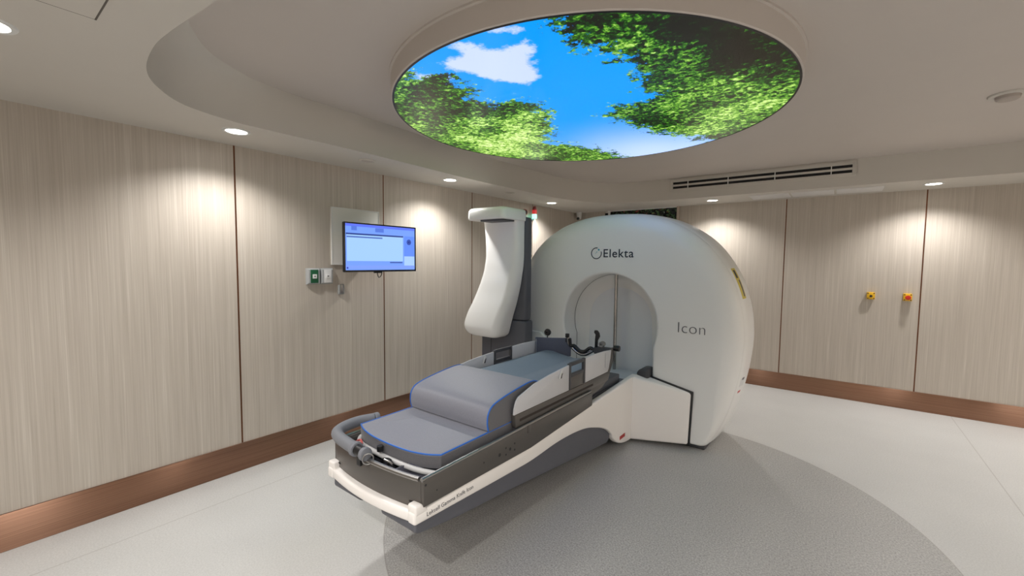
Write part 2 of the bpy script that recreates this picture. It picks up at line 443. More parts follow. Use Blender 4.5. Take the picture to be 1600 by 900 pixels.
dpal = np.hypot((pts[:, 0]-.05), (pts[:, 1]-1.3)*.8)
attr('paleness', np.clip(sm(-dpal, -1.15, -.1), 0, 1)**1.3)
m = SKYM
def A_(n): 
    x = nd(m, 'ShaderNodeAttribute'); x.attribute_name = n; return x.outputs['Fac']
tc = nd(m, 'ShaderNodeTexCoord')
nA = nd(m, 'ShaderNodeTexNoise', Scale=9.0, Detail=8.0, Roughness=.72); lk(m, tc.outputs['Object'], nA.inputs['Vector'])
nB = nd(m, 'ShaderNodeTexNoise', Scale=30.0, Detail=7.0, Roughness=.78); lk(m, tc.outputs['Object'], nB.inputs['Vector'])
nC = nd(m, 'ShaderNodeTexNoise', Scale=3.6, Detail=5.0, Roughness=.6); lk(m, tc.outputs['Object'], nC.inputs['Vector'])
vL = nd(m, 'ShaderNodeTexVoronoi', Scale=46.0); lk(m, tc.outputs['Object'], vL.inputs['Vector'])
vc = nd(m, 'ShaderNodeSeparateColor'); lk(m, vL.outputs['Color'], vc.inputs[0])
# blue sky, paler to one side
skyc = mix(m, A_('paleness'), srgb(0, 144, 246), srgb(186, 208, 255))
cn = math_node(m, 'ADD', A_('cloudmask'), math_node(m, 'MULTIPLY', math_node(m, 'SUBTRACT', nA.outputs[0], .5), .22))
cf = math_node(m, 'MULTIPLY', math_node(m, 'ADD', cn, .012), 24.0, True)
skyc = mix(m, math_node(m, 'MULTIPLY', cf, .92), skyc, srgb(196, 208, 252))
# leaves
en = math_node(m, 'ADD', math_node(m, 'MULTIPLY', math_node(m, 'SUBTRACT', nA.outputs[0], .5), .62), math_node(m, 'MULTIPLY', math_node(m, 'SUBTRACT', nB.outputs[0], .5), .42))
lm = math_node(m, 'ADD', A_('leafmask'), en)
lf = math_node(m, 'MULTIPLY', math_node(m, 'ADD', lm, .02), 40.0, True)
tone = math_node(m, 'ADD', math_node(m, 'MULTIPLY', nB.outputs[0], 1.9), math_node(m, 'MULTIPLY', nC.outputs[0], 1.1))
tone = math_node(m, 'ADD', tone, math_node(m, 'MULTIPLY', vc.outputs[0], .34))
sz = math_node(m, 'MULTIPLY', math_node(m, 'ADD', A_('sunzone'), .12), 1.6, True)
dz = math_node(m, 'MULTIPLY', math_node(m, 'ADD', A_('shadezone'), .10), 4.0, True)
tone = math_node(m, 'ADD', tone, math_node(m, 'MULTIPLY', sz, .50))
tone = math_node(m, 'SUBTRACT', tone, math_node(m, 'MULTIPLY', dz, .55))
tone = math_node(m, 'SUBTRACT', tone, 1.22)
r = ramp(m, [(0.22, srgb(24, 22, 16)), (.38, srgb(18, 50, 14)), (.52, srgb(44, 104, 24)), (.66, srgb(104, 162, 44)), (.82, srgb(176, 214, 104)), (1, srgb(212, 236, 158))])
lk(m, tone, r.inputs[0])
col = mix(m, lf, skyc, r.outputs[0])
lk(m, col, bsdf(m).inputs['Emission Color']); bsdf(m).inputs['Emission Strength'].default_value = .98
bsdf(m).inputs['Specular IOR Level'].default_value = .2

# ---------------------------------------------------------------- ceiling fittings
def downlight(x, y, label, r=.068, power=40, cone=138):
    t = thing('recessed_downlight', (x, y, ZC), label, 'downlight', 'recessed ceiling downlights')
    bm = revolve(bmesh.new(), [(r*.86, ZC-.001), (r*.9, ZC-.006), (r*1.12, ZC-.006), (r*1.18, ZC-.0005)], (x, y, 0), n=40)
    finish('trim_ring', bm, WPLATE, t)
    bm = revolve(bmesh.new(), [(0, ZC-.0035), (r*.6, ZC-.004), (r*.87, ZC-.003)], (x, y, 0), n=40)
    finish('lens', bm, LAMP, t)
    l = bpy.data.lights.new('downlight_beam', 'SPOT'); l.energy = power; l.spot_size = math.radians(cone); l.spot_blend = .75
    l.shadow_soft_size = .055; l.color = (1, .985, .97)
    o = bpy.data.objects.new('downlight_beam', l); COL.objects.link(o); o.parent = t; o.location = (0, 0, -.012)
    return t
W = 68
downlight(-3.12, 1.14, 'bright recessed downlight nearest the camera along the left wall', power=W)
downlight(-3.17, 3.09, 'bright recessed downlight above the monitor panel seam, middle of left wall row', power=W)
downlight(-3.21, 5.08, 'bright recessed downlight farthest along the left wall near the corner', power=W)
downlight(-1.34, 6.01, 'bright recessed downlight over the back wall beside the doorway', power=W)
downlight(.714, 5.98, 'bright recessed downlight over the back wall right of the air vent', power=W)
downlight(-2.42, .10, 'recessed downlight cut off by the top left picture edge', power=38)
for x, y in ((-2.3, -1.0), (-.75, -.45), (.8, -.45), (2.35, -.45), (2.95, 5.9), (2.95, 3.95), (2.95, 2.0), (.1, -1.2)):  # unseen lamps: some inferred from baseboard reflections, others added to light the machine
    downlight(x, y, 'unseen recessed downlight assumed in the near and right soffit to light the room', power=(45 if x < -1 else 150 if x > 2.9 else 115), cone=158)

def ceil_disc(x, y, z, r, label, name, cat):
    t = thing(name, (x, y, z), label, cat, 'ceiling speakers of the left soffit')
    bm = revolve(bmesh.new(), [(r*.72, z-.004), (r*.8, z-.010), (r*.97, z-.009), (r, z-.0005)], (x, y, 0), n=40)
    finish('rim', bm, CEIL, t)
    bm = revolve(bmesh.new(), [(0, z-.004), (r*.73, z-.004)], (x, y, 0), n=40)
    finish('grille', bm, paint('grey_grille', srgb(178, 170, 162), .8), t)
ceil_disc(-3.13, 2.11, ZC, .068, 'small round white ceiling speaker before the monitor, on the left soffit', 'ceiling_speaker', 'speaker')
ceil_disc(-3.16, 4.06, ZC, .06, 'small round white ceiling speaker above the imaging arm, on the left soffit', 'ceiling_speaker', 'speaker')
x, y = .80, 4.1
t = thing('smoke_detector', (x, y, ZT), 'round off-white smoke detector on the raised ceiling at far right', 'smoke detector')
finish('base', revolve(bmesh.new(), [(0, ZT-.012), (.085, ZT-.012), (.09, ZT-.006), (.09, ZT-.0005)], (x, y, 0)), CEIL, t)
finish('sensor_cap', revolve(bmesh.new(), [(0, ZT-.04), (.045, ZT-.038), (.055, ZT-.03), (.058, ZT-.0121)], (x, y, 0)), paint('grey_cap', srgb(170, 160, 152), .7), t)

# linear air vent in the tray fascia
YV = 5.68
vent = thing('linear_air_vent', (-.84, YV, 2.6), 'long white two-slot air vent in the step below the sky panel', 'air vent')
def vz(x): return 0
finish('frame', boxes([(-1.78, .10, YV-.012, YV-.0005, 2.515, 2.535), (-1.78, .10, YV-.012, YV-.0005, 2.655, 2.675), (-1.78, -1.745, YV-.012, YV-.0005, 2.535, 2.655), (.065, .10, YV-.012, YV-.0005, 2.535, 2.655)]), CEIL, vent, bevel=.003)
finish('backing', box(-1.744, .064, YV-.003, YV-.0005, 2.536, 2.654), SLOT, vent)
finish('centre_bar', box(-1.744, .064, YV-.013, YV-.004, 2.583, 2.607), CEIL, vent, bevel=.002)
finish('centre_bar', box(-1.744, .064, YV-.013, YV-.004, 2.6365, 2.654), CEIL, vent, bevel=.002)
finish('centre_bar', box(-1.744, .064, YV-.013, YV-.004, 2.536, 2.5535), CEIL, vent, bevel=.002)
for x in (-1.56, -1.10, -.62, -.11):
    finish('clip', box(x-.004, x+.004, YV-.014, YV-.0045, 2.5536, 2.6364), WPLATE, vent)
# return-air grille and hatch in the soffit
g = thing('return_air_panel', (-.2, 5.95, ZC), 'flat pale rectangular air panels in the soffit over the back wall', 'air panel')
for i in range(3):
    a = -.90+i*.42
    finish('filter_panel', box(a, a+.40, 5.86, 6.22, ZC-.006, ZC+.001), paint('pale_panel', srgb(212, 210, 208), .55), g, bevel=.002)
h = tag(finish('ceiling_access_hatch', boxes([(-2.65, -2.075, .33, .337, ZC-.0015, ZC-.0002), (-2.082, -2.075, -.2, .33, ZC-.0015, ZC-.0002)]), SEAM), kind='structure')
h.name = 'trim_%d' % n; n += 1
COL.objects.unlink(h); bpy.data.objects.remove(h)
hatch = thing('ceiling_access_hatch', (-1.8, .05, ZC), 'flush square access hatch outlined by a thin joint in the near soffit', 'access hatch')
finish('joint', boxes([(-2.079, -2.0755, -.25, .335, ZC-.0016, ZC-.0002), (-2.08, -1.5, .330, .335, ZC-.0016, ZC-.0002), (-1.505, -1.5, -.25, .335, ZC-.0016, ZC-.0002), (-2.08, -1.5, -.25, -.245, ZC-.0016, ZC-.0002)]), paint('joint_grey', srgb(96, 90, 84), .7), hatch)
finish('hatch_door', box(-2.074, -1.506, -.244, .329, ZC-.0022, ZC-.0002), CEIL, hatch)

# ---------------------------------------------------------------- things on the left wall
wb = thing('wall_panel_board', (XL, 2.25, 1.8), 'blank white square board on the wall behind the monitor', 'board')
finish('board', box(XL-.001, XL+.018, 2.0, 2.49, 1.555, 2.06), paint('board_white', srgb(216, 214, 208), .45), wb, bevel=.003)
finish('edge_strip', boxes([(XL+.0185, XL+.021, 2.003, 2.487, 1.558, 1.566), (XL+.0185, XL+.021, 2.003, 2.487, 2.049, 2.057), (XL+.0185, XL+.021, 2.003, 2.011, 1.566, 2.049), (XL+.0185, XL+.021, 2.479, 2.487, 1.566, 2.049)]), WPLATE, wb)

XM = -3.25
tvt = thing('wall_monitor', (XL, 2.3, 1.7), 'black flat monitor on a wall arm showing a light blue planning screen', 'monitor')
y0, y1, z0, z1 = 1.96, 2.71, 1.497, 1.915
finish('housing', box(XM-.028, XM-.004, y0, y1, z0, z1), BLACK, tvt, bevel=.006)
finish('bezel', boxes([(XM-.0038, XM+.004, y0, y1, z0, z0+.016), (XM-.0038, XM+.004, y0, y1, z1-.011, z1), (XM-.0038, XM+.004, y0, y0+.011, z0+.016, z1-.011), (XM-.0038, XM+.004, y1-.011, y1, z0+.016, z1-.011)]), mat('gloss_black', srgb(8, 8, 14), .2), tvt)
scr = finish('screen', box(XM-.0038, XM-.001, y0+.0111, y1-.0111, z0+.0161, z1-.0111), emit('screen_blue', srgb(118, 160, 255), .8), tvt)
def scr_el(name, u0, u1, v0, v1, col, d=.0006):
    a, b = y0+.011+(y1-y0-.022)*u0, y0+.011+(y1-y0-.022)*u1
    c, e = z1-.011-(z1-z0-.027)*v1, z1-.011-(z1-z0-.027)*v0
    return finish(name, box(XM-.0009, XM-.0009+d, a, b, c, e), emit(name+'_colour', srgb(*col), .8), scr if False else tvt)
scr_el('title_bar', 0, 1, 0, .055, (96, 118, 244))
scr_el('work_area', .02, .81, .235, .80, (164, 206, 255))
scr_el('dark_rule', .01, .815, .20, .235, (44, 66, 140))
scr_el('text_row', .02, .50, .265, .295, (80, 110, 190), .001)
scr_el('side_pane', .83, .995, .20, .68, (98, 142, 250))
scr_el('corner_pane', .83, .995, .68, .90, (170, 206, 255))
scr_el('button_row', .61, .80, .815, .845, (66, 92, 170), .001)
scr_el('status_bar', 0, 1, .90, .97, (128, 160, 255))
scr_el('text_row', .08, .15, .05, .14, (84, 120, 220), .001)
scr_el('text_row', .40, .52, .06, .15, (84, 120, 220), .001)
bm = bmesh.new(); uy = y0+.011+(y1-y0-.022)*.905; uz = z1-.011-(z1-z0-.027)*.34
for k in range(10):
    a = 2*PI*k/10
    cyl(bm, (XM-.0002, uy+.021*math.cos(a), uz+.021*math.sin(a)), 'x', .0062, .0006, 12)
cyl(bm, (XM-.0002, uy, uz), 'x', .014, .0006, 20)
finish('round_dial', bm, emit('dial_blue', srgb(24, 44, 128), 1.0), tvt)
finish('start_dot', cyl(bmesh.new(), (XM-.0002, y0+.03, z0+.036), 'x', .008, .0008, 16), emit('dot_blue', srgb(30, 50, 150), 1.0), tvt)
bm = box(XL+.001, XL+.02, 2.33, 2.47, 1.58, 1.84); quadbox(bm, XL+.02, XM-.06, 2.37, 2.43, 1.66, 1.76)
br = finish('bracket', bm, BLACK, tvt, bevel=.004)
finish('mount_plate', box(XM-.0599, XM-.0285, 2.2, 2.5, 1.6, 1.82), BLACK, tvt, bevel=.003)
finish('cable', T_(catmull([(XM-.05, 2.31, 1.52), (XM-.04, 2.31, 1.47), (XM-.05, 2.33, 1.445), (XM-.06, 2.36, 1.46), (XM-.06, 2.37, 1.50), (XM-.06, 2.35, 1.53)], 8), .004), BLACK, tvt)
finish('sensor_box', box(XM-.03, XM-.004, 2.26, 2.33, z0-.012, z0-.0002), BLACK, tvt, bevel=.002)

def call_plate(y, pm, label):
    t = thing('call_button_plate', (XL, y, 1.46), label, 'wall switch', 'button plates left of the monitor')
    bm = bmesh.new(); z = 1.458; hw, hh = .058, .068
    # sloped surround
    rings = []
    for d, s in ((-.001, 1.0), (.012, 1.0), (.034, .80), (.034, .56), (.022, .52)):
        rings.append([(XL+d, y-hw*s, z-hh*s), (XL+d, y+hw*s, z-hh*s), (XL+d, y+hw*s, z+hh*s), (XL+d, y-hw*s, z+hh*s)])
    loft(bm, rings)
    finish('surround', bm, PLATE, t)
    finish('inner_plate', box(XL+.0345, XL+.038, y-.033, y+.033, z-.056, z+.056), pm, t, bevel=.0015)
    b = finish('button', box(XL+.0382, XL+.044, y-.018, y+.018, z-.018, z+.018), WPLATE, t, bevel=.002)
    c = finish('button_mark', cyl(bmesh.new(), (XL+.0442, y, z), 'x', .006, .001, 16), DGREY, t)
call_plate(1.835, GREEN, 'grey wall plate with a green insert and square white button')
call_plate(1.952, WPLATE, 'grey wall plate with a pale insert, directly right of the green one')
rc = thing('remote_holder', (XL, 2.09, 1.33), 'tiny grey remote holder on the wall below the two button plates', 'holder')
finish('cradle', box(XL-.001, XL+.022, 2.06, 2.115, 1.292, 1.375), PLATE, rc, bevel=.004)
finish('remote', box(XL+.0222, XL+.034, 2.07, 2.105, 1.30, 1.385), STEEL, rc, bevel=.004)

# alarm beacon and camera high in the corner
bc = thing('warning_beacon', (XL, 5.03, 2.28), 'red and green warning light on the wall above the imaging arm', 'warning light')
finish('mount', box(XL+.001, XL+.03, 4.97, 5.09, 2.19, 2.215), WPLATE, bc, bevel=.003)
bm = cyl(bmesh.new(), (XL+.07, 5.03, 2.215), 'z', .034, .055, 24)
finish('green_lens', bm, ALARM_G, bc)
finish('red_lens', cyl(bmesh.new(), (XL+.07, 5.03, 2.271), 'z', .034, .06, 24), emit('beacon_red', (.8, .05, .05, 1), .5), bc)
finish('cap', cyl(bmesh.new(), (XL+.07, 5.03, 2.332), 'z', .03, .05, 24, r2=.02), paint('red_brown', srgb(120, 40, 40), .5), bc)
finish('stem', cyl(bmesh.new(), (XL+.07, 5.03, 2.12), 'z', .012, .094, 16), WPLATE, bc)
finish('arm', box(XL+.0301, XL+.07, 5.02, 5.04, 2.195, 2.21), WPLATE, bc)
rb = thing('wall_sounder', (XL, 4.88, 2.28), 'small dark red sounder on the wall left of the warning light', 'sounder')
finish('body', cyl(bmesh.new(), (XL+.001, 4.88, 2.29), 'x', .045, .03, 28, r2=.036), paint('dull_red', srgb(150, 70, 66), .5), rb)
finish('grille', cyl(bmesh.new(), (XL+.0312, 4.88, 2.29), 'x', .024, .003, 24), BLACK, rb)

sc_ = thing('security_camera', (-3.44, 6.30, ZC), 'small white security camera under the soffit in the far corner', 'camera')
finish('mount', cyl(bmesh.new(), (-3.44, 6.30, ZC-.03), 'z', .042, .0295, 28), WPLATE, sc_)
finish('body', cyl(bmesh.new(), (-3.44, 6.30, ZC-.11), 'z', .034, .0799, 28, r2=.04), WPLATE, sc_, bevel=.004)
finish('lens', cyl(bmesh.new(), (-3.425, 6.245, ZC-.105), (.3, -1, -.2), .022, .03, 24), BLACK, sc_)

# emergency stops on the back wall
def estop(x, label, red):
    t = thing('emergency_stop', (x, YB, 1.25), label, 'emergency stop', 'yellow boxes on the back wall')
    z = 1.25
    finish('housing', box(x-.036, x+.036, YB-.055, YB+.001, z-.038, z+.042), YEL, t, bevel=.005)
    for sx in (-1, 1):
        for sz in (-1, 1):
            finish('screw', cyl(bmesh.new(), (x+sx*.026, YB-.0575, z+.002+sz*.029), 'y', .006, .003, 14), BLACK, t)
    if red:
        bm = cyl(bmesh.new(), (x, YB-.095, z), 'y', .024, .018, 28); cyl(bm, (x, YB-.077, z), 'y', .012, .021, 20)
        finish('red_button', bm, RED, t, bevel=.002)
    else:
        finish('key_switch', cyl(bmesh.new(), (x, YB-.068, z), 'y', .013, .012, 24), BLACK, t)
        finish('collar', cyl(bmesh.new(), (x, YB-.0585, z), 'y', .019, .003, 24), YEL, t)
estop(.306, 'yellow wall box with a black key switch, left of the pair', False)
estop(.616, 'yellow wall box with a red push button, right of the pair', True)

# doorway post and plant wall in the lobby
dp = tag(finish('door_1', box(-2.955, -2.925, 6.36, 6.385, 0, ZC), WPLATE, bevel=.003), kind='structure')
def leaf_wall():
    mm = paint('artificial_leaves', srgb(34, 62, 26), .55)
    t = thing('plant_wall', (-2.3, 6.9, 0), 'dark wall of green artificial plants seen through the doorway top', 'plant wall')
    finish('backing', box(-3.3, -1.3, 7.0, 7.03, 0.0, 2.94), mat('near_black', srgb(16, 18, 14), .9), t)
    bm = bmesh.new(); rnd = random.Random(7)
    for i in range(2600):
        x = rnd.uniform(-3.25, -1.35); z = rnd.uniform(1.6, 2.9); y = rnd.uniform(6.9, 6.99)
        s = rnd.uniform(.015, .035)
        d = Vector((rnd.uniform(-1, 1), rnd.uniform(-.9, -.1), rnd.uniform(-1, .6))).normalized()
        w = d.cross(Vector((rnd.uniform(-1, 1), -1, rnd.uniform(-1, 1)))).normalized()
        p = Vector((x, y, z))
        a = bm.verts.new(p); b = bm.verts.new(p+d*s+w*s*.45); c = bm.verts.new(p+d*s*2.2); e = bm.verts.new(p+d*s-w*s*.45)
        f = bm.faces.new((a, b, c, e)); f.material_index = rnd.choice([0, 0, 0, 1, 1, 2, 3])
    ms = [mm, paint('leaf_mid', srgb(52, 84, 34), .5), paint('leaf_dark', srgb(20, 36, 20), .5), paint('leaf_red', srgb(110, 50, 40), .5)]
    o = finish('foliage', bm, ms, t); o['kind'] = 'stuff'
leaf_wall()
l = bpy.data.lights.new('lobby_fill_light', 'POINT'); l.energy = 6; l.shadow_soft_size = .08; l.color = (1, .95, .88)  # unseen fill light added so the plant wall does not go black
o = bpy.data.objects.new('lobby_fill_light', l); COL.objects.link(o); o.location = (-2.3, 6.62, 2.85)

# ---------------------------------------------------------------- radiation unit
GX, GZ = -1.74, 1.02
YA, YS, YR = 3.78, 3.90, 4.46
half = [(0, .03), (.45, .03), (.80, .03), (.885, .035), (.925, .06), (.955, .115), (1.00, .21), (1.062, .39), (1.10, .54), (1.132, .72), (1.150, .90), (1.150, 1.04), (1.128, 1.22), (1.07, 1.42), (.985, 1.59), (.86, 1.755), (.70, 1.885), (.50, 1.985), (.26, 2.045), (0, 2.062)]
def spline2(P, n):
    return [(v.x, v.y) for v in catmull([(p[0], p[1], 0) for p in P], n)]
hp = spline2(half, 14)
full = hp+[(-x, z) for x, z in hp[-2:0:-1]]
full = [(GX+x, max(z, .028)) for x, z in full]
# resample on rays from the bore centre so bore and outline share the same angles
NAng = 400
def ray_hit(poly, ang):
    dx, dz = math.cos(ang), math.sin(ang); best = 0
    n_ = len(poly)
    for i in range(n_):
        ax, az = poly[i][0]-GX, poly[i][1]-GZ; bx, bz = poly[(i+1) % n_][0]-GX, poly[(i+1) % n_][1]-GZ
        ex, ez = bx-ax, bz-az; den = dx*ez-dz*ex
        if abs(den) < 1e-12: continue
        t = (ax*ez-az*ex)/den; u = (ax*dz-az*dx)/den
        if t > 0 and -1e-9 <= u <= 1+1e-9: best = max(best, t)
    return best
angs = [2*PI*k/NAng+.0007 for k in range(NAng)]
Rout = [ray_hit(full, a) for a in angs]
OUT = [Vector((GX+math.cos(a)*r, GZ+math.sin(a)*r)) for a, r in zip(angs, Rout)]
NOR = []
for k in range(NAng):
    t = OUT[(k+1) % NAng]-OUT[k-1]; NOR.append(Vector((t.y, -t.x)).normalized())
for _ in range(6):
    NOR = [(NOR[k-1]+NOR[k]*2+NOR[(k+1) % NAng]).normalized() for k in range(NAng)]
def inset(d, low=None):
    """move the outline inward by d; near the floor by low"""
    out = []
    for p, nn in zip(OUT, NOR):
        z = p.y; t = min(1, max(0, (z-.03)/.75)); t = t*t*(3-2*t)
        dd = d if low is None else low+(d-low)*t
        out.append(p-nn*dd)
    return out
def bore(R, half_w, zb, corner=.10):
    poly = []
    a0 = -math.asin(min(.999, math.sqrt(max(0, 1-(half_w/R)**2))))
    for k in range(121):
        a = a0+(PI-2*a0)*k/120; poly.append((GX+R*math.cos(a), GZ+R*math.sin(a)))
    for k in range(9):
        a = PI+PI/2*k/8; poly.append((GX-half_w+corner+corner*math.cos(a), zb+corner+corner*math.sin(a)))
    for k in range(9):
        a = 3*PI/2+PI/2*k/8; poly.append((GX+half_w-corner+corner*math.cos(a), zb+corner+corner*math.sin(a)))
    return [Vector((GX+math.cos(a)*ray_hit(poly, a), GZ+math.sin(a)*ray_hit(poly, a))) for a in angs]
def ringY(L, y): return [(p.x, y, p.y) for p in L]
unit = thing('radiation_unit', (GX, 4.1, 0), 'huge white rounded treatment machine with a round bore in its face', 'treatment machine')
rings = []
B0 = bore(.475+.022, .445+.022, .34-.022)
rings.append(ringY(bore(.466, .436, .349), 3.985))
rings.append(ringY(bore(.475, .445, .34), 3.802))
for k in range(1, 6):
    th = PI/2*k/5; e = .022*(1-math.cos(th)); rings.append(ringY(bore(.475+e, .445+e, .34-e), 3.802-.022*math.sin(th)))
I0 = inset(.17, .035)
for w in (.03, .5, .97):
    rings.append(ringY([b.lerp(c, w) for b, c in zip(B0, I0)], YA-(.0 if w != .5 else .0)))
for k in range(0, 13):
    th = PI/2*k/12; s = 1-math.sin(th)
    rings.append(ringY(inset(.17*s, .035*s), YS-(YS-YA)*math.cos(th)))
rings.append(ringY(inset(.010), YS+.001))
bm = bmesh.new(); loft(bm, rings, caps=False)
finish('front_shell', bm, WHITE, unit, smooth=40)
rings = [ringY(inset(.012), YS+.0015), ringY(inset(.002), YS+.008), ringY(inset(-.004), YS+.014), ringY(inset(-.016), 4.02), ringY(inset(-.024), 4.14), ringY(inset(-.026), 4.22)]
for k in range(1, 11):
    th = PI/2*k/10; rings.append(ringY(inset(-.026+.22*(1-math.cos(th)), -.02+.04*(1-math.cos(th))), 4.22+(YR-4.22)*math.sin(th)))
bm = bmesh.new(); R = loft(bm, rings, caps=False)
bm.faces.new(R[-1])
finish('rear_shell', bm, WHITE, unit, smooth=40)
bm = bmesh.new(); loft(bm, [ringY(inset(.004), YS+.0012), ringY(inset(.004), YS+.0085)], caps=False)
finish('shell_gap', bm, SEAM, unit)
finish('base_plinth', box(GX-.90, GX+.90, 3.84, 4.40, .0, .045), DGREY, unit, bevel=.01)
# bore interior
bm = bmesh.new(); loft(bm, [ringY(bore(.4655, .4355, .3495), 3.984), ringY(bore(.464, .434, .35), 3.990)], caps=False)
finish('bore_gap', bm, SEAM, unit)
bm = bmesh.new()
prof = [(.4645, .4345, 3.991), (.462, .432, 4.0), (.448, .424, 4.03), (.41, .40, 4.06), (.36, .37, 4.075), (.33, .35, 4.078)]
loft(bm, [ringY(bore(a, b, .35+(.4645-a)*.3), y) for a, b, y in prof], caps=False)
finish('bore_liner', bm, WHITE, unit, smooth=60)
bm = bmesh.new(); R = loft(bm, [ringY(bore(.3305, .35, .39), 4.0785), ringY(bore(.325, .345, .395), 4.082), ringY(bore(.20, .20, .55), 4.084)], caps=False)
bm.faces.new(R[-1])
finish('shielding_door', bm, paint('door_white', srgb(228, 230, 232), .3, .02), unit, smooth=50)
finish('door_rod', T_([(GX, 3.972, .525), (GX, 3.972, 1.478)], .0165, n=20), CHROME, unit)
finish('door_rod_backing', box(GX-.022, GX-.002, 3.985, 3.998, .50, 1.47), DGREY, unit)
# white arm box against the shell and its dark gasket
def abox(e, m, name, bev):
    bm = bmesh.new()
    x0, x1 = -1.415-e, -.945+e
    pts = [(x0, 3.585, .03-e), (x1-.015, 3.748, .045-e), (x1, 3.752, .497+e), (x0, 3.60, .60+e)]
    A = [bm.verts.new(p) for p in pts]; B = [bm.verts.new((p[0], 3.80, p[2])) for p in pts]
    bm.faces.new(A); bm.faces.new(B[::-1])
    for i in range(4): bm.faces.new((A[i], B[i], B[(i+1) % 4], A[(i+1) % 4]))
    return finish(name, bm, m, unit, bevel=bev, seg=4)
abox(0, CREAM, 'coupling_box', .022)
bm = bmesh.new(); prism(bm, [(-1.41, .04), (-.948, .034), (-.932, .508), (-1.41, .61)], 'y', 3.76, 3.79); finish('coupling_gasket', bm, BLACK, unit, bevel=.008)
finish('slot_cap', P_([(-1.405, .50), (-1.302, .50), (-1.302, .655), (-1.37, .655), (-1.405, .62)], 'y', 3.69, 3.86), DGREY, unit, bevel=.02, seg=3)
bm = P_([(GX-.97, .30), (GX-.97, .79), (GX-.90, .865), (GX-.74, .865), (GX-.66, .80), (GX-.66, .30)], 'y', 3.735, 3.775)
finish('side_cover', bm, WHITE, unit, bevel=.014, seg=4)
# lettering
FX = YA-.0012
logo = text('maker_lettering', 'Elekta', .112, NAVY, unit, (-1.80, FX, 1.65), (1, 0, 0), (0, 0, 1), 1.12, .0006)
cx, cz = -1.868, 1.688
arc = [(cx+.052*math.cos(a), FX, cz+.052*math.sin(a)) for a in [math.radians(20-d) for d in range(-40, 281, 8)][::1]]
arc = [(cx+.052*math.cos(math.radians(a)), FX, cz+.052*math.sin(math.radians(a))) for a in range(78, 385, 7)]
bm = T_(arc, .0042, n=8); finish('emblem_ring', bm, NAVY, unit)
bm = cyl(bmesh.new(), (cx+.024, FX-.001, cz+.034), 'y', .009, .002, 20); cyl(bm, (cx+.004, FX-.001, cz+.012), 'y', .0045, .002, 14); cyl(bm, (cx-.006, FX-.001, cz+.001), 'y', .003, .002, 12)
finish('emblem_dots', bm, TEAL, unit)
text('model_lettering', 'Icon', .135, GPRINT, unit, (-1.092, FX, 1.003), (1, 0, 0), (0, 0, 1), 1.04, -.0024)
# labels on the right side of the rear shell
def side_pt(y, z, off=.0):
    ks = [k for k in range(NAng) if OUT[k].x > GX]
    k = min(ks, key=lambda q: abs(OUT[q].y-z)); e = .004+.02*min(1, max(0, (y-YS-.014)/.2))
    p = OUT[k]+NOR[k]*(e+off); return Vector((p.x, y, p.y))
def decal(name, ya, yb, za, zb, m, nseg=8, off=.002):
    bm = bmesh.new()
    loft(bm, [[side_pt(ya+(yb-ya)*j/3, z, off) for j in range(4)]+[side_pt(ya+(yb-ya)*(3-j)/3, z, .0002) for j in range(4)] for z in [za+(zb-za)*i/nseg for i in range(nseg+1)]])
    return finish(name, bm, m, unit)
decal('yellow_label', 3.975, 4.075, 1.30, 1.56, paint('label_yellow', srgb(216, 196, 80), .5))
decal('label_print', 4.0, 4.045, 1.47, 1.535, BLACK, off=.003)
decal('label_print', 4.03, 4.06, 1.32, 1.45, GPRINT, off=.003)
decal('side_recess', 3.985, 4.10, .56, .64, WPLATE, off=.002)
decal('side_mark', 4.02, 4.075, .625, .634, GPRINT, off=.0035)
decal('red_mark', 3.99, 4.06, .50, .53, paint('red_print', srgb(190, 60, 50), .5), off=.002)

# ---------------------------------------------------------------- imaging arm (column + white C-shaped arm)
ia = thing('imaging_arm', (-2.8, 3.6, 0), 'white C-shaped imaging arm on a slate column, left of the bore', 'imaging arm')
bm = box(-3.06, -2.475, 3.46, 3.60, 0, 1.0)
finish('column_base', bm, SLATE, ia, bevel=.02, seg=3)
finish('column', box(-2.93, -2.475, 3.4605, 3.575, 1.001, 2.045), SLATE, ia, bevel=.03, seg=4)
finish('column_joint', box(-2.925, -2.915, 3.4565, 3.4595, .02, .98), DGREY, ia)
def rsec(x0, x1, y0, y1, z, r, n=6):
    out = []
    for cx_, cy_, a0, rr_ in ((x1-r, y0+r, -PI/2, r), (x1-.015, y1-.015, 0, .015), (x0+.015, y1-.015, PI/2, .015), (x0+r, y0+r, PI, r)):
        for k in range(n+1):
            a = a0+PI/2*k/n; out.append((cx_+rr_*math.cos(a), cy_+rr_*math.sin(a), z))
    return out
S = [ # z, x0, x1, yfront, radius
 (.822, -2.93, -2.74, 3.31, .05), (.826, -3.01, -2.72, 3.28, .055), (.838, -3.06, -2.70, 3.255, .06), (.858, -3.10, -2.675, 3.24, .07), (.895, -3.132, -2.66, 3.23, .08), (.95, -3.144, -2.645, 3.23, .085),
 (1.06, -3.115, -2.612, 3.245, .09), (1.16, -3.07, -2.578, 3.265, .09), (1.27, -3.03, -2.547, 3.29, .09), (1.38, -2.985, -2.522, 3.305, .085), (1.49, -2.952, -2.504, 3.32, .08), (1.56, -2.935, -2.494, 3.325, .07), (1.65, -2.922, -2.488, 3.33, .065),
 (1.80, -2.924, -2.488, 3.33, .06), (1.93, -2.926, -2.488, 3.32, .055), (2.0, -2.928, -2.487, 3.31, .05)]
V = catmull([(s[1], s[2], s[3]) for s in S], 4); Z2 = catmull([(s[0], s[4], 0) for s in S], 4)
bm = bmesh.new(); loft(bm, [rsec(v.x, v.y, v.z, 3.455, z.x, z.y) for v, z in zip(V, Z2)])
finish('arm_body', bm, WHITE, ia, smooth=50)
